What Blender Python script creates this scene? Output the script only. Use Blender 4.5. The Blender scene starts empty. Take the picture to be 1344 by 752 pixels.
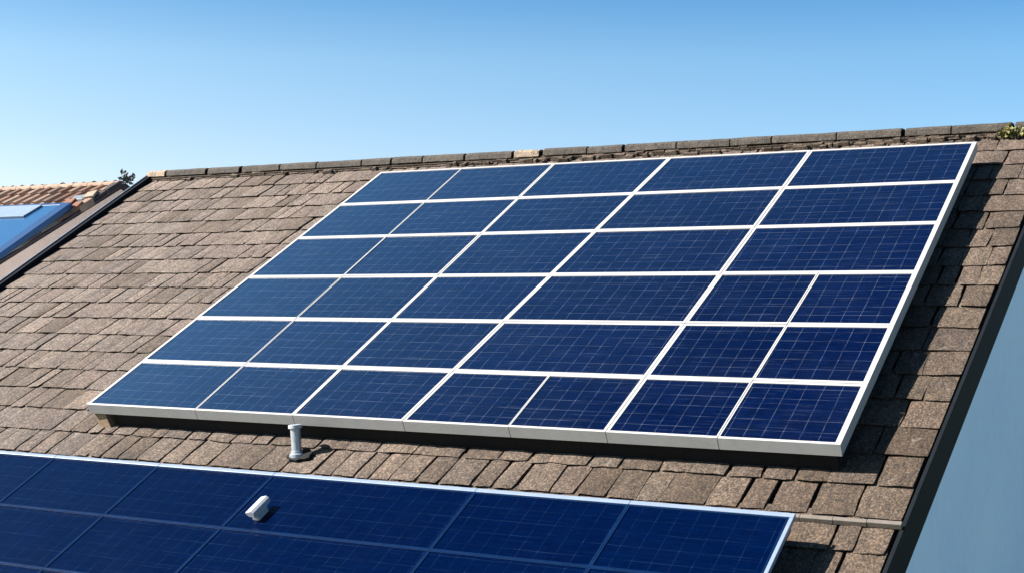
import bpy, math, random
from mathutils import Vector, noise

random.seed(7)
R = math.radians
scene = bpy.context.scene
col = scene.collection

# ------------------------------------------------------------------ camera
CAM_H = 8.0
cd = bpy.data.cameras.new("camera")
cam = bpy.data.objects.new("camera", cd)
col.objects.link(cam)
cam.location = (0, 0, CAM_H)
cam.rotation_euler = (R(90 + 0.271), 0, R(29.101))
cd.sensor_width = 36.0
cd.lens = 48.86
cd.clip_start = 0.1
cd.clip_end = 6000
scene.camera = cam

# ------------------------------------------------------------------ sky and sun
SUN_TO = Vector((-0.90, -0.57, 0.83)).normalized()      # towards the sun
sun_el = math.asin(SUN_TO.z)
sun_az = math.atan2(SUN_TO.x, SUN_TO.y)
world = bpy.data.worlds.new("World")
scene.world = world
world.use_nodes = True
wn = world.node_tree
bg = wn.nodes["Background"]
sky = wn.nodes.new("ShaderNodeTexSky")
sky.sky_type = 'NISHITA'
sky.sun_disc = False
sky.sun_elevation = sun_el
sky.sun_rotation = sun_az
sky.altitude = 0
sky.air_density = 0.65
sky.dust_density = 0.5
sky.ozone_density = 2.5
tint = wn.nodes.new("ShaderNodeMix")
tint.data_type = 'RGBA'
tint.blend_type = 'MULTIPLY'
tint.inputs[0].default_value = 1.0
tc = wn.nodes.new("ShaderNodeTexCoord")
sepw = wn.nodes.new("ShaderNodeSeparateXYZ")
wn.links.new(tc.outputs["Generated"], sepw.inputs[0])
rampw = wn.nodes.new("ShaderNodeValToRGB")          # sky tint by height: pale low; out of view, shaped for reflections and fill
els = rampw.color_ramp.elements
STOPS = [(0.0, (1.30, 1.14, 1.04)), (0.07, (1.16, 1.06, 1.02)), (0.165, (0.98, 1.13, 1.09)), (0.215, (0.58, 0.93, 1.06)), (0.45, (0.85, 1.38, 1.40)), (0.62, (0.72, 1.25, 1.40)), (0.80, (0.07, 0.22, 0.46)), (1.0, (0.04, 0.11, 0.22))]
while len(els) < len(STOPS):
    els.new(0.5)
for e_, (p_, c_) in zip(els, STOPS):
    e_.position = p_
    e_.color = (*[x / 1.4 for x in c_], 1)
wn.links.new(sepw.outputs[2], rampw.inputs[0])
wn.links.new(rampw.outputs[0], tint.inputs[7])
wn.links.new(sky.outputs[0], tint.inputs[6])
dotw = wn.nodes.new("ShaderNodeVectorMath")          # and slightly deeper away from the sun
dotw.operation = 'DOT_PRODUCT'
dotw.inputs[1].default_value = Vector((SUN_TO.x, SUN_TO.y, 0)).normalized()
wn.links.new(tc.outputs["Generated"], dotw.inputs[0])
mrw = wn.nodes.new("ShaderNodeMapRange")
mrw.inputs[1].default_value = -0.45
mrw.inputs[2].default_value = 0.40
wn.links.new(dotw.outputs["Value"], mrw.inputs[0])
ramp2 = wn.nodes.new("ShaderNodeValToRGB")
ramp2.color_ramp.elements[0].color = (0.70, 0.86, 0.90, 1)
ramp2.color_ramp.elements[1].color = (1.22, 1.10, 0.97, 1)
wn.links.new(mrw.outputs[0], ramp2.inputs[0])
tint2 = wn.nodes.new("ShaderNodeMix")
tint2.data_type = 'RGBA'
tint2.blend_type = 'MULTIPLY'
tint2.inputs[0].default_value = 1.0
wn.links.new(tint.outputs[2], tint2.inputs[6])
wn.links.new(ramp2.outputs[0], tint2.inputs[7])
wn.links.new(tint2.outputs[2], bg.inputs[0])
bg.inputs[1].default_value = 0.075
sl = bpy.data.lights.new("sun", 'SUN')
sl.energy = 5.0
sl.angle = R(0.5)
sl.color = (1.0, 0.95, 0.88)
so = bpy.data.objects.new("sun", sl)
col.objects.link(so)
so.rotation_euler = SUN_TO.to_track_quat('Z', 'Y').to_euler()
so.location = (0, 0, 40)

vs = scene.view_settings
vs.view_transform = 'Standard'
vs.look = 'None'
vs.gamma = 1
vs.use_curve_mapping = False
vs.exposure = 1.8


# ------------------------------------------------------------------ material helpers
class NT:
    def __init__(self, name):
        self.m = bpy.data.materials.new(name)
        self.m.use_nodes = True
        self.t = self.m.node_tree
        self.b = self.t.nodes["Principled BSDF"]

    def n(self, typ, **kw):
        x = self.t.nodes.new(typ)
        for k, v in kw.items():
            setattr(x, k, v)
        return x

    def l(self, a, b):
        self.t.links.new(a, b)

    def noise(self, vec, scale, detail=4, rough=0.55, dist=0.0):
        x = self.n("ShaderNodeTexNoise")
        x.inputs["Scale"].default_value = scale
        x.inputs["Detail"].default_value = detail
        x.inputs["Roughness"].default_value = rough
        x.inputs["Distortion"].default_value = dist
        self.l(vec, x.inputs["Vector"])
        return x.outputs["Fac"]

    def ramp(self, fac, stops):
        x = self.n("ShaderNodeValToRGB")
        e = x.color_ramp.elements
        while len(e) < len(stops):
            e.new(0.5)
        for i, (p, c) in enumerate(stops):
            e[i].position = p
            if not hasattr(c, '__len__'):
                c = (c, c, c)
            e[i].color = (c[0], c[1], c[2], 1)
        self.l(fac, x.inputs["Fac"])
        return x.outputs["Color"]

    def mix(self, fac, a, b, mode='MIX'):
        x = self.n("ShaderNodeMix", data_type='RGBA', blend_type=mode)
        if isinstance(fac, (int, float)):
            x.inputs[0].default_value = fac
        else:
            self.l(fac, x.inputs[0])
        for s, v in ((x.inputs[6], a), (x.inputs[7], b)):
            if hasattr(v, 'is_output'):
                self.l(v, s)
            else:
                s.default_value = (v[0], v[1], v[2], 1)
        return x.outputs[2]

    def math(self, op, a, b=0.0, c=None):
        x = self.n("ShaderNodeMath", operation=op)
        for i, v in enumerate((a, b) if c is None else (a, b, c)):
            if isinstance(v, (int, float)):
                x.inputs[i].default_value = v
            else:
                self.l(v, x.inputs[i])
        return x.outputs[0]

    def coords(self, scale=None):
        g = self.n("ShaderNodeNewGeometry").outputs["Position"]
        if scale:
            mp = self.n("ShaderNodeMapping")
            mp.inputs["Scale"].default_value = scale
            self.l(g, mp.inputs["Vector"])
            return mp.outputs[0]
        return g

    def island(self):
        return self.n("ShaderNodeNewGeometry").outputs["Random Per Island"]

    def bump(self, h, strength=0.3, dist=0.01):
        x = self.n("ShaderNodeBump")
        x.inputs["Strength"].default_value = strength
        x.inputs["Distance"].default_value = dist
        self.l(h, x.inputs["Height"])
        self.l(x.outputs[0], self.b.inputs["Normal"])

    def base(self, c):
        if hasattr(c, 'is_output'):
            self.l(c, self.b.inputs["Base Color"])
        else:
            self.b.inputs["Base Color"].default_value = (c[0], c[1], c[2], 1)

    def set(self, **kw):
        for k, v in kw.items():
            s = self.b.inputs[k.replace('_', ' ')]
            if hasattr(v, 'is_output'):
                self.l(v, s)
            else:
                s.default_value = v


def simple(name, c, rough=0.5, metal=0.0, var=0.25, scale=9.0, bump=0.15, spec=0.5, grain=60):
    t = NT(name)
    p = t.coords()
    f = t.noise(p, scale, 5, 0.6)
    g = t.noise(p, grain, 3, 0.6)
    lo = tuple(x * (1 - var) for x in c)
    hi = tuple(min(1, x * (1 + var * 0.6)) for x in c)
    t.base(t.ramp(t.math('MULTIPLY_ADD', g, 0.35, t.math('MULTIPLY', f, 0.65)), [(0.32, lo), (0.68, hi)]))
    t.set(Roughness=rough, Metallic=metal, Specular_IOR_Level=spec)
    t.bump(g, bump, 0.006)
    return t.m


def tile_material(name, tones, speck=0.55, lichen_and_light=True):
    t = NT(name)
    p = t.coords()
    base = t.ramp(t.island(), tones)
    big = t.noise(p, 1.3, 4, 0.6)
    c = t.mix(0.55, base, t.ramp(big, [(0.3, (0.62, 0.58, 0.55)), (0.7, (1.25, 1.22, 1.2))]), 'MULTIPLY')
    streak = t.noise(t.coords((16, 2.2, 4.2)), 1.0, 4, 0.65)
    c = t.mix(0.6, c, t.ramp(streak, [(0.3, 0.7), (0.7, 1.22)]), 'MULTIPLY')
    grit = t.noise(t.coords((60, 38, 60)), 1.0, 3, 0.75)
    c = t.mix(speck, c, t.ramp(grit, [(0.37, 0.12), (0.5, 0.84), (0.62, 3.0)]), 'MULTIPLY')
    mid = t.noise(p, 14, 5, 0.7)
    c = t.mix(0.5, c, t.ramp(mid, [(0.35, 0.66), (0.7, 1.35)]), 'MULTIPLY')
    crack = t.noise(t.coords((7, 1.6, 3)), 1.0, 5, 0.7, 0.5)
    cr = t.math('ABSOLUTE', t.math('SUBTRACT', crack, 0.5))
    c = t.mix(1.0, c, t.ramp(cr, [(0.0, 0.22), (0.018, 1.0)]), 'MULTIPLY')
    if lichen_and_light:
        # sun-angle shading painted in: darker, browner towards right end and eaves, paler at left
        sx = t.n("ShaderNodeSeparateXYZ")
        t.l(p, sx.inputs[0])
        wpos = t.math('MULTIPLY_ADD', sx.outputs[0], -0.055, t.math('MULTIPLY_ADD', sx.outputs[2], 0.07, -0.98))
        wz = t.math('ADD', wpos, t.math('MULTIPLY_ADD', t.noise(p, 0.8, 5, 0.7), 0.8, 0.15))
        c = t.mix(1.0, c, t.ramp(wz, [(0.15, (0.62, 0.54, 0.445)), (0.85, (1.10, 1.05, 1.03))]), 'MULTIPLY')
        li = t.noise(p, 6.5, 6, 0.75, 0.6)
        c = t.mix(t.ramp(li, [(0.60, 0.0), (0.70, 0.5)]), c, (0.21, 0.18, 0.155))
        li2 = t.noise(p, 3.1, 6, 0.72, 0.5)
        c = t.mix(t.ramp(li2, [(0.62, 0.0), (0.72, 0.45)]), c, (0.11, 0.066, 0.032))
    t.base(c)
    t.set(Roughness=0.86, Specular_IOR_Level=0.35, Sheen_Weight=0.0)
    h = t.math('MULTIPLY_ADD', grit, 0.5, mid)
    t.bump(h, 0.55, 0.012)
    return t.m


def cell_material(name, base, alt, line, line_amt, streak=0.35, film=0.1, sheen=0.0, spec=0.5, coat=0.0):
    """solar cells behind glass: printed cell grid, finger streaks, a slightly wavy pane"""
    t = NT(name)
    uvn = t.n("ShaderNodeUVMap")
    uvn.uv_map = "UVMap"
    sep = t.n("ShaderNodeSeparateXYZ")
    wob = t.n("ShaderNodeTexNoise")
    wob.inputs["Scale"].default_value = 5.0
    wob.inputs["Detail"].default_value = 3
    t.l(uvn.outputs[0], wob.inputs["Vector"])
    ma = t.n("ShaderNodeVectorMath", operation='MULTIPLY_ADD')
    t.l(wob.outputs["Color"], ma.inputs[0])
    ma.inputs[1].default_value = (0.014, 0.014, 0)
    t.l(uvn.outputs[0], ma.inputs[2])
    t.l(ma.outputs[0], sep.inputs[0])
    u, v = sep.outputs[0], sep.outputs[1]

    def lines(c, period, width):
        f = t.math('FRACT', t.math('DIVIDE', c, period))
        d = t.math('ABSOLUTE', t.math('SUBTRACT', f, 0.5))
        x = t.n("ShaderNodeMapRange")
        x.inputs[1].default_value = 0.5 - width / period
        x.inputs[2].default_value = 0.5 - 0.35 * width / period
        t.l(d, x.inputs[0])
        return x.outputs[0]
    lu = lines(u, 0.150, 0.0042)
    lv = lines(v, 0.158, 0.0058)
    brk = t.noise(uvn.outputs[0], 9.0, 3, 0.6)
    mu = t.math('MULTIPLY', lu, t.ramp(brk, [(0.38, 0.25), (0.62, 1.0)]))
    mp = t.n("ShaderNodeMapping")
    mp.inputs["Scale"].default_value = (1.6, 11, 1)
    t.l(uvn.outputs[0], mp.inputs[0])
    brk2 = t.noise(mp.outputs[0], 1.7, 3, 0.6)
    mv = t.math('MULTIPLY', lv, t.ramp(brk2, [(0.40, 0.12), (0.62, 0.85)]))
    grid = t.math('MAXIMUM', mu, mv)
    # cells of slightly different blue
    cellv = t.n("ShaderNodeCombineXYZ")
    t.l(t.math('FLOOR', t.math('ADD', t.math('DIVIDE', u, 0.150), 0.5)), cellv.inputs[0])
    t.l(t.math('FLOOR', t.math('ADD', t.math('DIVIDE', v, 0.158), 0.5)), cellv.inputs[1])
    wn_ = t.n("ShaderNodeTexWhiteNoise", noise_dimensions='2D')
    t.l(cellv.outputs[0], wn_.inputs[0])
    oi = t.n("ShaderNodeObjectInfo").outputs["Random"]
    c = t.mix(t.math('MULTIPLY_ADD', oi, 0.5, t.math('MULTIPLY', wn_.outputs[0], 0.5)), base, alt)
    mp2 = t.n("ShaderNodeMapping")
    mp2.inputs["Scale"].default_value = (2.2, 46, 1)
    t.l(uvn.outputs[0], mp2.inputs[0])
    fing = t.noise(mp2.outputs[0], 1.0, 4, 0.7)
    c = t.mix(streak, c, t.ramp(fing, [(0.3, 0.35), (0.5, 0.9), (0.7, 1.8)]), 'MULTIPLY')
    cry = t.noise(uvn.outputs[0], 22, 4, 0.7)
    c = t.mix(0.4, c, t.ramp(cry, [(0.3, 0.6), (0.7, 1.45)]), 'MULTIPLY')
    mp4 = t.n("ShaderNodeMapping")
    mp4.inputs["Scale"].default_value = (1.3, 38, 1)
    t.l(uvn.outputs[0], mp4.inputs[0])
    stray = t.noise(mp4.outputs[0], 1.0, 5, 0.75, 0.3)
    c = t.mix(t.ramp(stray, [(0.58, 0.0), (0.70, 0.55 * line_amt)]), c, line)
    node_ = t.math('MULTIPLY', t.math('MULTIPLY', lu, lv), t.ramp(brk, [(0.45, 0.0), (0.6, 0.6)]))
    c = t.mix(t.math('MULTIPLY_ADD', grid, line_amt, node_), c, line)
    # a film of dust in patches
    dust = t.noise(uvn.outputs[0], 1.6, 6, 0.7, 0.4)
    c = t.mix(t.ramp(dust, [(0.45, 0.0), (0.8, film)]), c, (0.08, 0.11, 0.17))
    t.base(c)
    rg = t.ramp(dust, [(0.3, 0.10), (0.75, 0.26)])
    t.set(Roughness=rg, IOR=1.5, Specular_IOR_Level=spec, Coat_Weight=coat, Coat_Roughness=0.05, Coat_IOR=1.95, Sheen_Weight=sheen, Sheen_Roughness=0.35, Sheen_Tint=(0.55, 0.75, 1, 1))
    mp3 = t.n("ShaderNodeMapping")
    mp3.inputs["Scale"].default_value = (1.5, 7, 1)
    t.l(uvn.outputs[0], mp3.inputs[0])
    wav = t.noise(mp3.outputs[0], 3.0, 4, 0.6)
    t.bump(t.math('MULTIPLY_ADD', fing, 0.12, wav), 0.22, 0.012)
    return t.m


TILE_TONES = [(0.0, (0.060, 0.045, 0.034)), (0.2, (0.076, 0.060, 0.048)), (0.4, (0.088, 0.068, 0.058)),
              (0.6, (0.084, 0.070, 0.060)), (0.75, (0.102, 0.083, 0.068)), (0.9, (0.110, 0.088, 0.073)), (1.0, (0.066, 0.054, 0.048))]
M = {}
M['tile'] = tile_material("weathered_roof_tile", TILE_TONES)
M['ridge'] = tile_material("ridge_tile_concrete", [(0, (0.0389, 0.0321, 0.0259)), (0.5, (0.0518, 0.0436, 0.0358)), (1, (0.0648, 0.0539, 0.0436))], 0.35, False)
M['ridge_cream'] = tile_material("new_ridge_tile", [(0, (0.2160, 0.1680, 0.1200)), (1, (0.2400, 0.1840, 0.1360))], 0.2, False)
M['mortar'] = tile_material("crumbled_mortar", [(0, (0.0300, 0.0192, 0.0120)), (0.5, (0.0540, 0.0384, 0.0264)), (1, (0.0840, 0.0630, 0.0450))], 0.5, False)
M['felt'] = simple("roofing_felt", (0.018, 0.016, 0.015), 0.95)
M['white_frame'] = simple("white_panel_frame", (0.3400, 0.3332, 0.3272), 0.38, 0.0, 0.12, 6, 0.08)
M['alu'] = simple("aluminium_rail", (0.42, 0.42, 0.43), 0.45, 0.8)
M['cells'] = cell_material("blue_solar_cells", (0.0002, 0.0013, 0.0120), (0.0005, 0.0030, 0.0215), (0.12, 0.15, 0.21), 0.32, 0.6, 0.02, 0.0, 0.4, 1.0)
M['cells_low'] = cell_material("deep_blue_solar_cells", (0.0001, 0.0024, 0.0170), (0.0001, 0.0032, 0.0205), (0.012, 0.03, 0.07), 0.26, 0.3, 0.002, 0.0, 0.08)
M['low_frame'] = simple("blue_anodised_frame", (0.002, 0.011, 0.040), 0.35, 0.0, 0.3, 8, 0.1, 0.05)
M['low_trim'] = simple("pale_blue_edge_trim", (0.1600, 0.2000, 0.2640), 0.35, 0.0, 0.12, 7, 0.1)
M['back'] = simple("panel_backsheet", (0.05, 0.05, 0.055), 0.7)
M['render'] = None
M['dark_board'] = simple("dark_bargeboard", (0.005, 0.007, 0.010), 0.75, 0, 0.3, 5, 0.1, 0.12)
M['zinc'] = simple("zinc_verge_trim", (0.14, 0.155, 0.18), 0.5, 0.3, 0.25, 7, 0.1)
M['lath'] = simple("mortar_grey_flashing", (0.1125, 0.0938, 0.0788), 0.8, 0, 0.3, 12, 0.3)
M['galv'] = simple("galvanised_pipe", (0.3360, 0.3600, 0.3920), 0.3, 0.4, 0.25, 18, 0.2)
M['white_metal'] = simple("white_painted_metal", (0.3400, 0.3570, 0.3825), 0.4, 0.0, 0.15, 20, 0.1)
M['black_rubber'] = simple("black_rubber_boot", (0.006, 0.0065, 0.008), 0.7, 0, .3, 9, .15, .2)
M['timber'] = simple("raw_timber", (0.22, 0.15, 0.09), 0.8, 0, 0.35, 25, 0.4)
M['leaf'] = simple("yellow_green_weed_leaf", (0.13, 0.12, 0.028), 0.6, 0, 0.5, 30)
M['dark_leaf'] = simple("dark_dry_sprig", (0.055, 0.05, 0.04), 0.7, 0, 0.5, 30)

t = NT("smooth_blue_render")                         # painted render of the right-hand gable
p = t.coords()
big = t.noise(p, 0.55, 5, 0.6)
f2 = t.noise(p, 7, 6, 0.7)
drip = t.noise(t.coords((5, 5, 0.45)), 1.0, 5, 0.65)
c = t.ramp(big, [(0.3, (0.60, 0.74, 0.96)), (0.7, (0.68, 0.81, 0.98))])
c = t.mix(0.35, c, t.ramp(f2, [(0.3, 0.88), (0.7, 1.10)]), 'MULTIPLY')
t.base(c)
t.set(Roughness=0.75)
t.bump(t.math('MULTIPLY_ADD', t.noise(p, 55, 3, 0.6), 0.5, f2), 0.25, 0.008)
M['render'] = t.m

t = NT("brown_grey_render")
p = t.coords()
f2 = t.noise(p, 3, 6, 0.7)
c = t.ramp(f2, [(0.3, (0.72, 0.44, 0.31)), (0.7, (0.80, 0.52, 0.38))])
t.base(c)
t.set(Roughness=0.85)
t.bump(t.noise(p, 40, 4, 0.6), 0.3, 0.01)
M['brown_render'] = t.m

t = NT("bleached_terracotta_pantile")
p = t.coords()
c = t.ramp(t.island(), [(0, (0.1200, 0.0560, 0.0360)), (0.25, (0.1920, 0.1120, 0.0736)), (0.55, (0.2320, 0.1480, 0.1024)), (0.8, (0.2880, 0.2000, 0.1440)), (1, (0.0880, 0.0464, 0.0352))])
c = t.mix(0.6, c, t.ramp(t.noise(p, 5, 5, 0.7), [(0.3, 0.6), (0.7, 1.3)]), 'MULTIPLY')
c = t.mix(0.4, c, t.ramp(t.noise(p, 25, 4, 0.7), [(0.3, 0.6), (0.7, 1.3)]), 'MULTIPLY')
t.base(c)
t.set(Roughness=0.85)
t.bump(t.noise(p, 30, 4, 0.6), 0.4, 0.01)
M['pantile'] = t.m
M['orange_tile'] = simple("orange_broken_tile", (0.15, 0.055, 0.026), 0.85, 0, 0.35, 14, 0.3)
M['dark_tile'] = simple("dark_verge_tile", (0.02, 0.014, 0.014), 0.85, 0, 0.4, 10, 0.3)
M['maroon_board'] = simple("maroon_bargeboard", (0.035, 0.014, 0.014), 0.7)
M['yellow_lichen'] = simple("yellow_lichened_tile", (0.30, 0.21, 0.03), 0.9, 0, 0.4, 25, 0.3)
M['grey_slate'] = simple("grey_slate_piece", (0.10, 0.115, 0.13), 0.6, 0, 0.3, 14, 0.2)
M['cream_tile'] = simple("cream_tile_piece", (0.22, 0.17, 0.12), 0.85, 0, 0.3, 14, 0.3)
M['cells_far'] = cell_material("bright_blue_solar_glass", (0.012, 0.05, 0.13), (0.014, 0.055, 0.14), (0.05, 0.11, 0.2), 0.15, 0.12, 0.02, 0, 0.5, 0.6)
M['blue_frame'] = simple("blue_panel_frame", (0.008, 0.034, 0.10), 0.4, 0, 0.2)

t = NT("dry_lawn_and_soil")
p = t.coords()
c = t.ramp(t.noise(p, 0.35, 8, 0.7), [(0.3, (0.045, 0.065, 0.022)), (0.5, (0.07, 0.085, 0.03)), (0.7, (0.12, 0.105, 0.065))])
t.base(t.mix(0.5, c, t.ramp(t.noise(p, 9, 6, 0.75), [(0.3, 0.5), (0.7, 1.5)]), 'MULTIPLY'))
t.set(Roughness=0.95)
M['ground'] = t.m


# ------------------------------------------------------------------ mesh helpers
class MB:
    def __init__(self):
        self.v, self.f, self.uv = [], [], []

    def add(self, verts, faces):
        o = len(self.v)
        self.v += [Vector(x) for x in verts]
        self.f += [[i + o for i in f] for f in faces]

    def hexa(self, a, b):
        """prism between quad a (4 points) and quad b"""
        self.add(list(a) + list(b), [(0, 1, 2, 3), (7, 6, 5, 4), (0, 4, 5, 1), (1, 5, 6, 2), (2, 6, 7, 3), (3, 7, 4, 0)])

    def box(self, F, u0, u1, v0, v1, h0, h1):
        self.hexa([F(u0, v0, h1), F(u1, v0, h1), F(u1, v1, h1), F(u0, v1, h1)],
                  [F(u0, v0, h0), F(u1, v0, h0), F(u1, v1, h0), F(u0, v1, h0)])

    def lathe(self, base, axis, prof, n=24):
        axis = Vector(axis).normalized()
        e1 = axis.orthogonal().normalized()
        e2 = axis.cross(e1)
        vs_, fs = [], []
        for (r, z) in prof:
            for k in range(n):
                a = 2 * math.pi * k / n
                vs_.append(Vector(base) + axis * z + e1 * (r * math.cos(a)) + e2 * (r * math.sin(a)))
        for i in range(len(prof) - 1):
            for k in range(n):
                k2 = (k + 1) % n
                fs.append((i * n + k, i * n + k2, (i + 1) * n + k2, (i + 1) * n + k))
        fs.append(tuple(range(n))[::-1])
        fs.append(tuple((len(prof) - 1) * n + k for k in range(n)))
        self.add(vs_, fs)

    def build(self, name, mat, parent=None, origin=None, bevel=0, smooth=False):
        if parent is not None:
            origin = parent.matrix_basis.translation if parent.parent is None else Vector(parent["world_origin"])
        if origin is None:
            origin = Vector((0, 0, 0))
        origin = Vector(origin)
        me = bpy.data.meshes.new(name)
        me.from_pydata([tuple(x - origin) for x in self.v], [], self.f)
        if self.uv:
            l = me.uv_layers.new(name="UVMap")
            for poly in me.polygons:
                for li in poly.loop_indices:
                    l.data[li].uv = self.uv[me.loops[li].vertex_index]
        me.update()
        if smooth:
            for q in me.polygons:
                q.use_smooth = True
        o = bpy.data.objects.new(name, me)
        col.objects.link(o)
        me.materials.append(mat)
        if parent is not None:
            o.parent = parent
        else:
            o.location = origin
        o["world_origin"] = tuple(origin)
        import bmesh
        bm = bmesh.new()
        bm.from_mesh(me)
        bmesh.ops.recalc_face_normals(bm, faces=bm.faces)
        bm.to_mesh(me)
        bm.free()
        if bevel:
            md = o.modifiers.new("edge_softening", 'BEVEL')
            md.width = bevel
            md.segments = 2
            md.limit_method = 'ANGLE'
            md.angle_limit = R(40)
        return o


def tag(o, label=None, cat=None, group=None, kind=None):
    for k, x in (('label', label), ('category', cat), ('group', group), ('kind', kind)):
        if x:
            o[k] = x
    return o


def thing(name, loc, label, cat, group=None):
    o = bpy.data.objects.new(name, None)
    o.empty_display_size = 0.3
    col.objects.link(o)
    o.location = loc
    tag(o, label, cat, group)
    bpy.context.view_layer.update()
    return o


# ------------------------------------------------------------------ the roof frame: u along the ridge, v up the slope, h off the slope
ORG = Vector((-10.75489, 10.33786, CAM_H - 1.13626))
SL = 0.481988
VU = Vector((1, 0, 0))
VV = Vector((0, math.cos(SL), math.sin(SL)))
VN = Vector((0, -math.sin(SL), math.cos(SL)))
H0 = -0.26                      # tile surface below the panels' top face
V_RIDGE, V_EAVE = 6.97, -3.95


def F(u, v, h=0.0):
    return ORG + VU * u + VV * v + VN * h


APEX = F(0, V_RIDGE, H0)
BV = Vector((0, math.cos(SL), -math.sin(SL)))
BN = Vector((0, math.sin(SL), math.cos(SL)))


def FB(u, v, h=0.0):            # back slope: v counted down from the ridge as V_RIDGE - v, same heights
    return Vector((ORG.x + u, APEX.y, APEX.z)) + BV * (V_RIDGE - v) + BN * (h - H0)


def uL(v):
    return -5.04 + (6.87 - v) * 0.113


def uR(v):
    return 8.38 + v * 0.028


# ------------------------------------------------------------------ ground
g = MB()
g.add([(-2500, -2500, 0), (2500, -2500, 0), (2500, 2500, 0), (-2500, 2500, 0)], [(0, 1, 2, 3)])
tag(g.build("ground", M['ground']), "grass and bare soil around the houses", "ground", kind='structure')

# ------------------------------------------------------------------ the tiled house
house = thing("tiled_house", (ORG.x + 2, APEX.y, 0),
              "house with brown weathered tile roof carrying the two solar arrays and a pale blue gable", "house")


def tiles(mb, FN, v0, v1, gauge, rnd, left, right, coarse=False):
    k = 0
    vb = v1
    rows = []
    while vb > v0:
        rows.append(vb)
        vb -= gauge * rnd.uniform(0.985, 1.015)
    for vb in rows:
        u = left(vb) + 0.01
        end = right(vb)
        first = True
        while u < end - 0.02:
            w = rnd.choice((rnd.uniform(0.15, 0.22), rnd.uniform(0.20, 0.28), rnd.uniform(0.24, 0.32), rnd.uniform(0.30, 0.40)))
            if end - (u + w) < 0.18:
                w = end - u
            gap = rnd.choice((0.004, 0.008, 0.014, 0.020, 0.026, 0.032))
            a, b = u, u + w - gap
            lenv = min(gauge * 1.22, V_RIDGE - 0.02 - vb)
            if lenv < 0.1:
                u += w
                continue
            drop = rnd.uniform(-0.006, 0.006)
            skew = rnd.uniform(-0.012, 0.012)
            lift = rnd.uniform(-0.004, 0.004)
            tilt = rnd.uniform(-0.004, 0.004)
            bend = rnd.uniform(-0.012, 0.022)
            nu, nv = (3, 2) if coarse else (5, 5)
            top, bot = [], []
            round_ = rnd.uniform(0.004, 0.014)
            for j in range(nv):
                tv = j / (nv - 1)
                for i in range(nu):
                    tu = i / (nu - 1)
                    uu = a + (b - a) * tu
                    vv_ = vb + drop + skew * (tu - 0.5) + lenv * (tv ** 1.25)
                    e = abs(tu - 0.5) * 2
                    uu += bend * (1 - tv) ** 2 * (0.5 if 0.01 < tu < 0.99 else 1.0) * (0 if first or abs(b - end) < 0.05 else 1)
                    if j == 0 and e > 0.9:
                        vv_ += round_ * rnd.uniform(0.5, 1.2)
                        uu += (0.5 - tu) * 2 * round_ * 0.35
                    if not first and i == 0 or i == nu - 1 and abs(uu - end) > 0.03:
                        uu += rnd.uniform(-0.006, 0.006)
                    if j == 0:
                        vv_ += rnd.uniform(-0.006, 0.006)
                    hh = H0 + lift + tilt * (tu - 0.5) * 2 - 0.027 * tv - 0.006 * e * e
                    if j == 0:
                        hh -= 0.006
                    hh += rnd.uniform(-0.0015, 0.0015)
                    top.append(FN(uu, vv_, hh))
                    bot.append(FN(uu, vv_ + (0.03 if j == 0 else 0), H0 + lift - 0.027 * tv - 0.027))
            # extra lip row is not needed: the butt drops straight from the first row
            n = nu * nv
            faces = []
            for j in range(nv - 1):
                for i in range(nu - 1):
                    q = j * nu + i
                    faces.append((q, q + 1, q + 1 + nu, q + nu))
            rim = [i for i in range(nu)] + [j * nu + nu - 1 for j in range(1, nv)] + \
                  [(nv - 1) * nu + i for i in range(nu - 2, -1, -1)] + [j * nu for j in range(nv - 2, 0, -1)]
            for x in range(len(rim)):
                y = (x + 1) % len(rim)
                faces.append((rim[x], rim[x] + n, rim[y] + n, rim[y]))
            mb.add(top + bot, faces)
            first = False
            u += w
        k += 1


rnd = random.Random(21)
mb = MB()
V_TOP_COURSE = 5.98 + 2 * 0.407
tiles(mb, F, V_EAVE - 0.01, V_TOP_COURSE, 0.407, rnd, uL, uR)
tiles(mb, FB, V_EAVE - 0.01, V_TOP_COURSE, 0.407, rnd, uL, uR, True)
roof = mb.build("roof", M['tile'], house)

# felt below the tiles, both slopes
mb = MB()
for FN in (F, FB):
    hu = H0 - 0.085
    mb.hexa([FN(uL(V_EAVE) + .02, V_EAVE, hu), FN(uR(V_EAVE) - .01, V_EAVE, hu), FN(uR(V_RIDGE) - .01, V_RIDGE - .04, hu), FN(uL(V_RIDGE) + .02, V_RIDGE - .04, hu)],
            [FN(uL(V_EAVE) + .02, V_EAVE, hu - .03), FN(uR(V_EAVE) - .01, V_EAVE, hu - .03), FN(uR(V_RIDGE) - .01, V_RIDGE - .04, hu - .03), FN(uL(V_RIDGE) + .02, V_RIDGE - .04, hu - .03)])
mb.build("underlay", M['felt'], roof)

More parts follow.
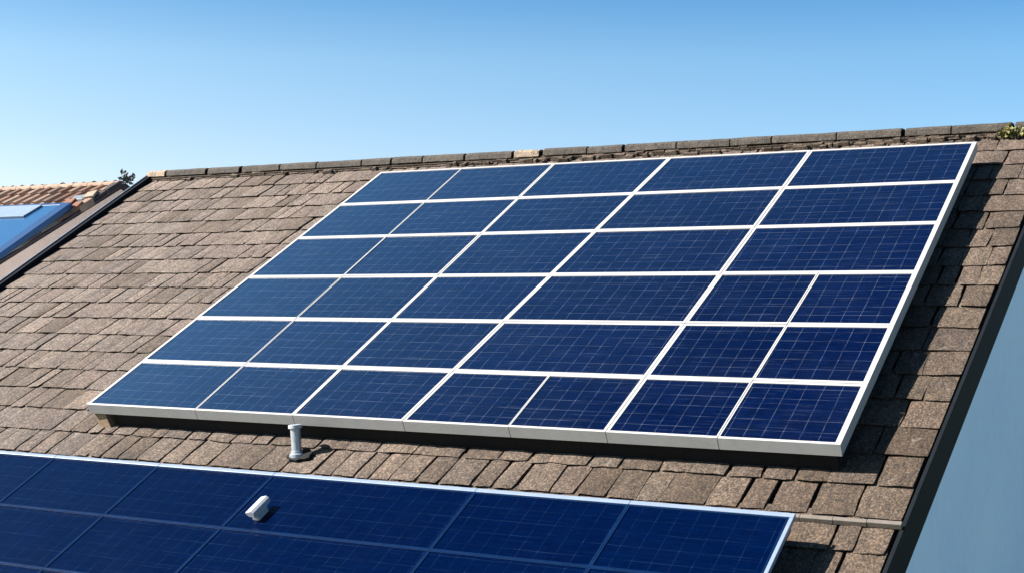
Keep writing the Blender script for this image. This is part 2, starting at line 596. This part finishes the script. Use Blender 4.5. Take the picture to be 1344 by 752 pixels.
# ridge tiles
rnd = random.Random(5)
u = uL(V_RIDGE) - 0.03
end = uR(V_RIDGE) + 0.03
AP = lambda u_, y, z: Vector((ORG.x + u_, APEX.y + y, APEX.z + z))
i = 0
while u < end - 0.05:
    L = rnd.uniform(0.44, 0.86)
    if i == 0:
        L = 0.42
    if end - (u + L) < 0.3:
        L = end - u
    gap = rnd.choice((0.015, 0.03, 0.045, 0.06))
    dz, dy = rnd.uniform(-0.004, 0.004), rnd.uniform(-0.006, 0.006)
    ya, yb = rnd.uniform(-0.002, 0.002), rnd.uniform(-0.002, 0.002)
    mb = MB()
    sec = [(-.150, -.030), (-.140, .045), (-.080, .072), (.080, .072), (.140, .045), (.150, -.030), (.128, -.032), (.118, .025), (.06, .048), (-.06, .048), (-.118, .025), (-.128, -.032)]
    st = 4
    rings = []
    for s in range(st + 1):
        uu = u + (L - gap) * s / st
        zz = dz + ya + (yb - ya) * s / st
        rings.append([AP(uu, y + dy + rnd.uniform(-.003, .003), z + zz + rnd.uniform(-.003, .003)) for y, z in sec])
    vs_ = [q for r_ in rings for q in r_]
    ns = len(sec)
    fs = [(s * ns + k, s * ns + (k + 1) % ns, (s + 1) * ns + (k + 1) % ns, (s + 1) * ns + k) for s in range(st) for k in range(ns)]
    fs += [tuple(range(ns)), tuple(st * ns + k for k in range(ns))[::-1]]
    mb.add(vs_, fs)
    cream = (i == 0) or abs(u + L / 2 - 1.9) < 0.2
    o = mb.build("ridge_tile", M['ridge_cream'] if cream else M['ridge'], roof, bevel=0.006)
    if cream:
        o["label"] = "cream ridge tile, paler than the rest"
    u += L
    i += 1

# crumbling bedding under the ridge
mb = MB()
for k in range(230):
    uu = rnd.uniform(uL(6.95) + 0.05, uR(6.95) - 0.05)
    if uu < 0.5 and rnd.random() < 0.85:
        continue
    w, d, hgt = rnd.uniform(.03, .17), rnd.uniform(.03, .06), rnd.uniform(.02, .055)
    v0 = rnd.uniform(6.72, 6.83)
    a = [F(uu + rnd.uniform(-.015, .015) + x * w, v0 + y * d + rnd.uniform(-.012, .012), H0 + hgt - 0.02 + rnd.uniform(-.012, .012)) for x, y in ((0, 0), (1, 0), (1, 1), (0, 1))]
    b = [F(uu - .01 + x * (w + .02), v0 - .01 + y * (d + .06), H0 - .05) for x, y in ((0, 0), (1, 0), (1, 1), (0, 1))]
    mb.hexa(a, b)
mb.box(F, uL(6.95) + .04, uR(6.95) - .04, 6.82, 6.92, H0 - .06, H0 + .02)
mb.build("mortar_bedding", M['mortar'], roof, bevel=0.008)

# right-hand bargeboard, left-hand verge trim and bargeboard
def board(fn, du0, du1, h_top, drop, FN, v0=V_EAVE - .06, v1=V_RIDGE - .005):
    m = MB()
    a0, a1 = FN(fn(v0) + du0, v0, h_top), FN(fn(v0) + du1, v0, h_top)
    b0, b1 = FN(fn(v1) + du0, v1, h_top), FN(fn(v1) + du1, v1, h_top)
    dz = Vector((0, 0, -drop))
    m.hexa([a0, a1, b1, b0], [a0 + dz, a1 + dz, b1 + dz, b0 + dz])
    return m


for FN in (F, FB):
    board(uR, 0.003, 0.035, H0 - 0.022, 0.33, FN).build("bargeboard", M['dark_board'], house, bevel=0.004)
    board(uL, -0.05, -0.004, H0 - 0.03, 0.40, FN).build("bargeboard", M['dark_board'], house, bevel=0.004)
    board(uL, -0.030, 0.030, H0 + 0.05, 0.09, FN).build("verge_trim", M['dark_board'], house, bevel=0.006)
    board(uL, -0.056, -0.032, H0 + 0.070, 0.13, FN).build("verge_flashing", M['zinc'], house, bevel=0.004)

# walls: one pentagonal shell between the skewed gables
mb = MB()
vi, hw = V_EAVE + 0.35, H0 - 0.14
prof = []
for fn, du in ((uL, 0.06), (uR, -0.025)):
    fe, fr = F(fn(vi) + du, vi, hw), F(fn(V_RIDGE) + du, V_RIDGE, hw)
    fr.y = APEX.y
    be = FB(fn(vi) + du, vi, hw)
    prof.append([Vector((fe.x, fe.y, -0.3)), fe, fr, be, Vector((be.x, be.y, -0.3))])
a, b = prof
mb.add(a + b, [(0, 1, 2, 3, 4), (9, 8, 7, 6, 5), (0, 5, 6, 1), (1, 6, 7, 2), (2, 7, 8, 3), (3, 8, 9, 4), (4, 9, 5, 0)])
mb.build("wall", M['render'], house)
# eaves gutter
for FN in (F, FB):
    m = MB()
    sgn = -1 if FN is F else 1
    n_ = 9
    e0, e1 = FN(uL(V_EAVE), V_EAVE - .05, H0 - .10), FN(uR(V_EAVE), V_EAVE - .05, H0 - .10)
    vs_ = []
    for e in (e0, e1):
        for r_ in (0.065, 0.058):
            for k in range(n_):
                an = math.pi + math.pi * k / (n_ - 1)
                vs_.append(e + Vector((0, r_ * math.cos(an), r_ * math.sin(an))))
    fs = []
    for k in range(n_ - 1):
        fs.append((k, k + 1, 2 * n_ + k + 1, 2 * n_ + k))
        fs.append((n_ + k, 3 * n_ + k, 3 * n_ + k + 1, n_ + k + 1))
        fs.append((k, n_ + k, n_ + k + 1, k + 1))
        fs.append((2 * n_ + k, 2 * n_ + k + 1, 3 * n_ + k + 1, 3 * n_ + k))
    m.add(vs_, fs)
    m.build("gutter", M['zinc'], house)
# pale strip of flashing beside the lower array
mb = MB()
nseg = 4
FLV = -0.60
for s in range(nseg):
    ua, ub = 7.40 + (0.985) * s / nseg, 7.40 + 0.985 * (s + 1) / nseg - 0.001
    j = rnd.uniform(-.004, .004)
    mb.box(F, ua, ub, FLV - .02 + j, FLV + .022 + j, H0 - .02, H0 + .022 + j)
mb.build("flashing_strip", M['lath'], house, bevel=0.005)

# ------------------------------------------------------------------ solar panels
def panel(name, q, bord, mats, label, group, depth=0.11, inset=0.003):
    """q: corners bl, br, tr, tl as (u, v); bord: left, right, bottom, top frame widths"""
    (bl, br, tr, tl) = q
    bl = (bl[0] + inset, bl[1] + inset); br = (br[0] - inset, br[1] + inset)
    tr = (tr[0] - inset, tr[1] - inset); tl = (tl[0] + inset, tl[1] - inset)
    l, r_, b_, t_ = bord
    ibl = (bl[0] + l, bl[1] + b_); ibr = (br[0] - r_, br[1] + b_)
    itr = (tr[0] - r_, tr[1] - t_); itl = (tl[0] + l, tl[1] - t_)
    jit = random.uniform(-0.002, 0.002) if inset > .002 else 0.0
    cu = sum(x[0] for x in q) / 4
    cv = sum(x[1] for x in q) / 4
    root = thing(name, F(cu, cv, -depth), label, "solar panel", group)
    out = [bl, br, tr, tl]
    inn = [ibl, ibr, itr, itl]
    m = MB()
    vs_ = [F(*x, jit) for x in out] + [F(*x, jit) for x in inn] + [F(*x, -depth) for x in out] + [F(*x, -0.030) for x in inn]
    fs = []
    for k in range(4):
        k2 = (k + 1) % 4
        fs += [(k, k2, 4 + k2, 4 + k), (8 + k, 8 + k2, k2, k), (4 + k, 4 + k2, 12 + k2, 12 + k), (12 + k, 12 + k2, 8 + k2, 8 + k)]
    m.add(vs_, fs)
    m.build("frame", mats[0], root, bevel=0.0016 if inset > .002 else 0.001)
    m = MB()
    gtop, gbot = -0.006, -0.026
    e = 0.0005
    gi = [(ibl[0] + e, ibl[1] + e), (ibr[0] - e, ibr[1] + e), (itr[0] - e, itr[1] - e), (itl[0] + e, itl[1] - e)]
    m.hexa([F(*x, gtop) for x in gi], [F(*x, gbot) for x in gi])
    m.uv = gi + gi
    m.build("cell_glass", mats[1], root)
    return root


LN = {  # seams of the upper array as straight lines u(v)
    'L': lambda v: 0.0, 'A': lambda v: 1.455 - 0.026 * v, 'B': lambda v: 2.65 + 0.002 * v,
    'C': lambda v: 3.88 + 0.060 * v, 'F': lambda v: 4.96, 'D': lambda v: 5.875 + 0.018 * v,
    'E': lambda v: 6.845 + 0.02 * v, 'R': lambda v: 7.83}
BW = {'L': .040, 'A': .009, 'B': .020, 'C': .026, 'F': .009, 'D': .026, 'E': .012, 'R': .046}
ROWS = [0, .89, 1.86, 2.87, 3.93, 4.93, 6.0]
RN = ["bottom row", "fifth row down", "fourth row down", "third row down", "second row down", "top row"]
ON = ["leftmost", "second from left", "third from left", "fourth from left", "fifth from left", "sixth from left", "seventh from left"]
for r in range(6):
    keys = "LABCDR" if r >= 3 else ("LABCDER" if r >= 1 else "LABCFDER")
    v0, v1 = ROWS[r], ROWS[r + 1]
    for k in range(len(keys) - 1):
        a, b = keys[k], keys[k + 1]
        pos = ON[k] if k < len(keys) - 2 else "rightmost"
        wide = "wide " if LN[b](v0) - LN[a](v0) > 1.7 else ""
        panel("solar_panel", [(LN[a](v0), v0), (LN[b](v0), v0), (LN[b](v1), v1), (LN[a](v1), v1)],
              (BW[a], BW[b], .028 if r == 0 else .033, .036 if r == 5 else .033), (M['white_frame'], M['cells']),
              f"{wide}white-framed solar panel, {pos} in the {RN[r]} of the upper array", "white-framed panels of the upper array")

LOWC = [-2.2, -0.88, 0.45, 1.775, 3.10, 5.13, 6.465, 7.70]
LOWR = [(-0.945, -1.70), (-1.70, -2.45), (-2.45, -3.2)]
LRN = ["top row", "second row", "third row"]
for r, (vt, vb) in enumerate(LOWR):
    for k in range(len(LOWC) - 1):
        a, b = LOWC[k], LOWC[k + 1]
        if r == 2 and a > 2:
            continue
        n_in = [x for x in range(len(LOWC) - 1)]
        pos = ON[k] if k < len(LOWC) - 2 else "rightmost"
        panel("solar_panel", [(a, vb), (b, vb), (b, vt), (a, vt)], (.016, .016, .018, .018), (M['low_frame'], M['cells_low']),
              f"dark blue solar panel, {pos} in the {LRN[r]} of the lower array", "dark blue panels of the lower array", inset=.0002)
mb = MB()
for s in range(len(LOWC) - 1):
    mb.box(F, LOWC[s] + .001, LOWC[s + 1] - .001 + (0.034 if s == len(LOWC) - 2 else 0), -0.943, -0.898, -0.035, 0.004)
mb.box(F, 7.703, 7.733, -2.45, -0.945, -0.035, 0.003)
o = mb.build("edge_trim", M['low_trim'], None, F(7.7, -.92, -.11), bevel=0.004)
tag(o, "pale blue metal edge trim along the top and right of the lower array", "edge trim")

# rails that carry the panels
for k, uu in enumerate((0.5, 1.9, 3.4, 4.8, 6.2, 7.35)):
    m = MB()
    m.box(F, uu - .022, uu + .022, 0.22, 5.85, H0 - .02, -0.111)
    tag(m.build("mounting_rail", M['alu'], None, F(uu, 3, H0), bevel=0.003), "aluminium mounting rail hidden in the shade under the upper solar array", "mounting rail", "rails under the upper array")
for k, uu in enumerate((-1.6, 0.0, 1.5, 3.3, 5.0, 7.2)):
    m = MB()
    m.box(F, uu - .022, uu + .022, -3.15 if uu < 3 else -2.4, -1.0, H0 - .02, -0.111)
    tag(m.build("mounting_rail", M['alu'], None, F(uu, -2, H0), bevel=0.003), "aluminium mounting rail hidden in the shade under the lower dark array", "mounting rail", "rails under the lower array")

# ------------------------------------------------------------------ small things on the roof
UP = Vector((0, 0, 1))
pb = F(2.80, -0.265, H0)
vp = thing("vent_pipe", pb, "short silver vent pipe with a collar standing on tiles before the upper array", "vent pipe")
ax = Vector((-0.09, 0, 1)).normalized()
m = MB()
m.lathe(pb - ax * .05, ax, [(0.047, 0), (0.047, 0.325), (0.040, 0.325), (0.040, 0.28)], 28)
m.build("pipe", M['galv'], vp, smooth=False)
m = MB()
m.lathe(pb + ax * .245, ax, [(0.050, 0), (0.063, 0.004), (0.063, 0.034), (0.050, 0.038)], 28)
m.build("top_collar", M['white_metal'], vp)
m = MB()
m.lathe(pb - ax * .03, ax, [(0.074, -0.03), (0.072, 0.040), (0.058, 0.052), (0.056, 0.070), (0.049, 0.073)], 28)
m.build("base_collar", M['galv'], vp)
m = MB()
rr = random.Random(3)
pts = []
for k in range(18):
    a = 2 * math.pi * k / 18
    rad = 0.125 * (1 + rr.uniform(-.18, .18))
    pts.append((2.84 + rad * math.cos(a), -0.265 + rad * 0.75 * math.sin(a)))
m.add([F(x, y, H0 + .018) for x, y in pts] + [F(x, y, H0 - .03) for x, y in pts],
      [tuple(range(18)), tuple(range(18, 36))[::-1]] + [(k, (k + 1) % 18, 18 + (k + 1) % 18, 18 + k) for k in range(18)])
m.build("rubber_boot", M['black_rubber'], vp, bevel=0.006)

# small white hooded vent over the lower array
bc = (3.36, -1.47)
rv = thing("roof_vent", F(bc[0], bc[1], -0.006), "small white metal box vent with tilted hood standing on the lower dark array", "roof vent")
m = MB()
m.box(F, bc[0] - .035, bc[0] + .035, bc[1] - .085, bc[1] + .05, -0.03, 0.05)
m.build("base", M['white_metal'], rv, bevel=0.004)
m = MB()
u0, u1, v0, v1 = bc[0] - .058, bc[0] + .034, bc[1] - .12, bc[1] + .11
um = (u0 + u1) / 2 + .02
sec = [(u0, .078), (u0 + .006, .090), (um, .106), (u1, .088), (u1, .046), (u0 + .03, .046)]
m.add([F(x, v0, z) for x, z in sec] + [F(x, v1, z) for x, z in sec],
      [tuple(range(6)), tuple(range(6, 12))[::-1]] + [(k, (k + 1) % 6, 6 + (k + 1) % 6, 6 + k) for k in range(6)])
m.build("hood", M['white_metal'], rv, bevel=0.005)

# black strip added to stand in for deep shade under the front edge
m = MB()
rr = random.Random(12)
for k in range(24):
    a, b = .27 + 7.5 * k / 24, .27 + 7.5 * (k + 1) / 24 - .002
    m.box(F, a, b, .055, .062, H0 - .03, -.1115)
tag(m.build("gap_shade_strip", M['black_rubber'], None, F(4, .06, H0)), "added black strip deepening the shade beneath the front edge of the upper array", "strip")

# timber wedge under the lower left corner
m = MB()
rr = random.Random(9)
m.hexa([F(0.03, 0.03, -.118), F(.19, .02, -.118), F(.18, .17, -.118), F(.04, .16, -.118)],
       [F(0.06, 0.0, H0 - .03), F(.24, -.01, H0 - .03), F(.21, .17, H0 - .03), F(.06, .16, H0 - .03)])
tag(m.build("timber_wedge", M['timber'], None, F(.15, .07, H0), bevel=0.006), "pale timber wedge under the lower left corner of the upper array", "wedge")


def sprig(name, base, up, n, length, leaf, mat, stem_mat, label, cat, seed, spread=1.0):
    rr = random.Random(seed)
    root = thing(name, base, label, cat)
    st, lf = MB(), MB()
    for k in range(n):
        d = (Vector((rr.uniform(-1, 1), rr.uniform(-1, 1), rr.uniform(0.1, 1))) * spread + Vector(up)).normalized()
        Lk = length * rr.uniform(.5, 1.1)
        p0 = Vector(base) + Vector((rr.uniform(-.03, .03), rr.uniform(-.03, .03), -0.02))
        st.lathe(p0, d, [(.004, 0), (.0025, Lk)], 5)
        for q in range(6):
            tpos = p0 + d * Lk * rr.uniform(.35, 1.05)
            ld = Vector((rr.uniform(-1, 1), rr.uniform(-1, 1), rr.uniform(-.3, 1))).normalized()
            sd = ld.orthogonal().normalized()
            sd = (sd + ld.cross(sd) * rr.uniform(-1, 1)).normalized()
            nn = ld.cross(sd) * 0.15 * leaf
            s = leaf * rr.uniform(.6, 1.3)
            lf.add([tpos, tpos + ld * s * .5 + sd * s * .28 + nn, tpos + ld * s, tpos + ld * s * .5 - sd * s * .28 + nn], [(0, 1, 2, 3)])
    st.build("stem", stem_mat, root)
    lf.build("foliage", mat, root)
    return root


sprig("weed", F(7.98, 6.75, H0), (0, -.2, .8), 9, .11, .06, M['leaf'], M['dark_leaf'], "yellow green weed growing under the ridge at the right end of the roof", "weed", 4)
sprig("weed", F(8.12, 6.72, H0), (0, -.2, .8), 10, .15, .07, M['leaf'], M['dark_leaf'], "larger yellow green weed under the ridge at the photo's right edge", "weed", 14)

# ------------------------------------------------------------------ neighbouring house on the left
NO = Vector((-20.75, 20.87, 2.20 + CAM_H))
def N(u, v, h=0.0):
    return NO + VU * u + VV * v + VN * h
def NBk(u, v, h=0.0):
    return NO + VU * u - BV * v + BN * h


nh = thing("pantiled_house", (NO.x - 5, NO.y, 0), "neighbouring house on the left with bleached terracotta pantile roof and brown gable", "house")
NV_EAVE, NLEFT = -6.4, -10.0


def pantiles(mb, FN, rnd):
    pitch, gauge = 0.30, 0.46
    v = -0.46
    while v > NV_EAVE - 0.1:
        u = -pitch
        off = rnd.uniform(-.02, .02)
        while u > NLEFT:
            dl, dh = rnd.uniform(-.015, .015), rnd.uniform(-.006, .008)
            prof = [(0.0, -.005), (.10, -.02), (.30, -.022), (.45, .02), (.58, .058), (.74, .070), (.90, .052), (1.06, .004)]
            tv = []
            for tt, (va, ha) in enumerate(((v + dl, .035), (v + gauge * 1.18 + dl, 0.0))):
                for x, z in prof:
                    tv.append(FN(u + off + x * pitch, va, z + ha + dh))
                for x, z in prof:
                    tv.append(FN(u + off + x * pitch, va, z + ha + dh - .018))
            n_ = len(prof)
            fs = []
            for k in range(n_ - 1):
                fs.append((k, k + 1, 2 * n_ + k + 1, 2 * n_ + k))
                fs.append((n_ + k, 3 * n_ + k, 3 * n_ + k + 1, n_ + k + 1))
                fs.append((k, n_ + k, n_ + k + 1, k + 1))
            fs.append((0, 2 * n_, 3 * n_, n_))
            fs.append((n_ - 1, 2 * n_ - 1, 4 * n_ - 1, 3 * n_ - 1))
            mb.add(tv, fs)
            u -= pitch
        v -= gauge


mb = MB()
rnd = random.Random(31)
pantiles(mb, N, rnd)
pantiles(mb, NBk, rnd)
nroof = mb.build("roof", M['pantile'], nh)
mb = MB()
for FN in (N, NBk):
    mb.hexa([FN(NLEFT, NV_EAVE, -.03), FN(-.02, NV_EAVE, -.03), FN(-.02, -.02, -.03), FN(NLEFT, -.02, -.03)],
            [FN(NLEFT, NV_EAVE, -.07), FN(-.02, NV_EAVE, -.07), FN(-.02, -.02, -.07), FN(NLEFT, -.02, -.07)])
mb.build("underlay", M['felt'], nroof)
# half-round ridge tiles
u = 0.0
while u > NLEFT:
    m = MB()
    L = 0.42
    n_ = 9
    vs_ = []
    for uu in (u, u - L + .015):
        for r_ in (.12, .095):
            for k in range(n_):
                a = math.pi * k / (n_ - 1)
                vs_.append(NO + Vector((uu, r_ * math.cos(a), r_ * .75 * math.sin(a) + rnd.uniform(-.004, .004) - .005)))
    fs = []
    for k in range(n_ - 1):
        fs += [(k, k + 1, 2 * n_ + k + 1, 2 * n_ + k), (n_ + k, 3 * n_ + k, 3 * n_ + k + 1, n_ + k + 1), (k, n_ + k, n_ + k + 1, k + 1), (2 * n_ + k, 2 * n_ + k + 1, 3 * n_ + k + 1, 3 * n_ + k)]
    fs += [(0, 2 * n_, 3 * n_, n_), (n_ - 1, 2 * n_ - 1, 4 * n_ - 1, 3 * n_ - 1)]
    m.add(vs_, fs)
    m.build("ridge_tile", M['pantile'], nroof)
    u -= L
# verge tiles and maroon bargeboard on the gable
for FN in (N, NBk):
    v = -0.42
    while v > -1.3:
        m = MB()
        j = rnd.uniform(-.015, .02)
        m.box(FN, -.13 + j, .045 + j, v, v + .40, -.05, .085 + j)
        m.build("verge_tile", M['dark_tile'] if v > -1.1 else M['pantile'], nroof, bevel=.012)
        v -= .42
    m = MB()
    a0, a1, b0, b1 = FN(.014, NV_EAVE, -.0), FN(.05, NV_EAVE, -.0), FN(.014, -.01, -.0), FN(.05, -.01, -.0)
    dz = Vector((0, 0, -.045))
    m.hexa([a0, a1, b1, b0], [a0 + dz, a1 + dz, b1 + dz, b0 + dz])
    m.build("bargeboard", M['maroon_board'], nh)
m = MB()
prof = []
for uu in (NLEFT + .05, .012):
    fe, fr, be = N(uu, NV_EAVE + .3, -.08), NO + Vector((uu, 0, -.09)), NBk(uu, NV_EAVE + .3, -.08)
    prof += [Vector((fe.x, fe.y, -.3)), fe, fr, be, Vector((be.x, be.y, -.3))]
m.add(prof, [(0, 1, 2, 3, 4), (9, 8, 7, 6, 5), (0, 5, 6, 1), (1, 6, 7, 2), (2, 7, 8, 3), (3, 8, 9, 4), (4, 9, 5, 0)])
m.build("wall", M['brown_render'], nh)

# its blue solar panel
ph = .20
npan = thing("solar_panel", N(-2, -3, .06), "bright blue solar panel with pale top strip on the neighbouring pantiled roof", "solar panel")
def skew(v):
    return -.07 + (-1.3 - v) * 0.14
m = MB()
vt, vb = -1.30, -5.6
lo = -4.4
out = [(lo, vb), (skew(vb), vb), (skew(vt), vt), (lo, vt)]
inn = [(lo + .06, vb + .06), (skew(vb) - .24, vb + .06), (skew(vt) - .24, vt - .10), (lo + .06, vt - .10)]
vs_ = [N(*x, ph) for x in out] + [N(*x, ph) for x in inn] + [N(*x, ph - .11) for x in out] + [N(*x, ph - .03) for x in inn]
fs = []
for k in range(4):
    k2 = (k + 1) % 4
    fs += [(k, k2, 4 + k2, 4 + k), (8 + k, 8 + k2, k2, k), (4 + k, 4 + k2, 12 + k2, 12 + k), (12 + k, 12 + k2, 8 + k2, 8 + k)]
m.add(vs_, fs)
m.build("frame", M['blue_frame'], npan, bevel=.006)
m = MB()
m.hexa([N(*x, ph - .008) for x in inn], [N(*x, ph - .025) for x in inn])
m.uv = inn + inn
m.build("cell_glass", M['cells_far'], npan)
m = MB()
m.box(N, lo + .08, -.75, -1.95, -1.42, ph - .004, ph + .03)
m.build("top_strip", M['low_trim'], npan, bevel=.005)
for uu in (-3.6, -2.2, -.9):
    m = MB()
    m.box(N, uu - .03, uu + .03, vb + .1, vt - .05, -.02, ph - .111)
    m.build("support_rail", M['alu'], npan)

# loose pieces at the worn end of the neighbour's roof
def chunk(name, cu, cv, su, sv, hh, rot, mat, label, cat, h=.075):
    rr = random.Random(int(cu * 1000 + cv * 77))
    su, sv, hh = su * .85, sv * .8, hh * .6
    ca, sa = math.cos(rot), math.sin(rot)
    def q(x, y, z):
        x += rr.uniform(-.12, .12) * su
        y += rr.uniform(-.12, .12) * sv
        return N(cu + x * ca - y * sa, cv + x * sa + y * ca, h + z)
    m = MB()
    b = [q(-su / 2, -sv / 2, -.05), q(su / 2, -sv / 2, -.05), q(su / 2, sv / 2, -.05), q(-su / 2, sv / 2, -.05)]
    a = [q(-su / 2, -sv / 2, hh), q(su / 2, -sv / 2, hh), q(su / 2, sv / 2, hh * 1.3), q(-su / 2, sv / 2, hh * 1.3)]
    m.hexa(a, b)
    tag(m.build(name, mat, None, N(cu, cv, h), bevel=.012), label, cat)


chunk("broken_tile", -.46, -1.02, .30, .26, .06, .3, M['orange_tile'], "orange broken tile at the top corner of the neighbour's blue panel", "tile")
chunk("broken_tile", -.30, -1.25, .26, .20, .05, -.2, M['yellow_lichen'], "yellow lichened tile piece on the neighbour's worn roof edge", "tile")
chunk("slate_piece", -.38, -.82, .40, .30, .05, .15, M['grey_slate'], "grey slate piece lying on the neighbour's worn roof edge", "slate")
chunk("broken_tile", -.06, -1.22, .24, .26, .06, .1, M['orange_tile'], "orange brown tile piece overhanging the neighbour's gable edge", "tile", .09)
chunk("broken_tile", -.14, -.72, .26, .34, .06, .35, M['cream_tile'], "cream tile piece below the dark end of the neighbour's ridge", "tile", .09)
sprig("dry_sprig", NO + Vector((.10, -.05, .02)), (.9, 0, .25), 10, .34, .12, M['dark_leaf'], M['dark_leaf'], "dark dry sprig at the end of the neighbour's ridge against the sky", "plant", 8, .8)

for o in list(col.objects):
    if "world_origin" in o.keys():
        del o["world_origin"]
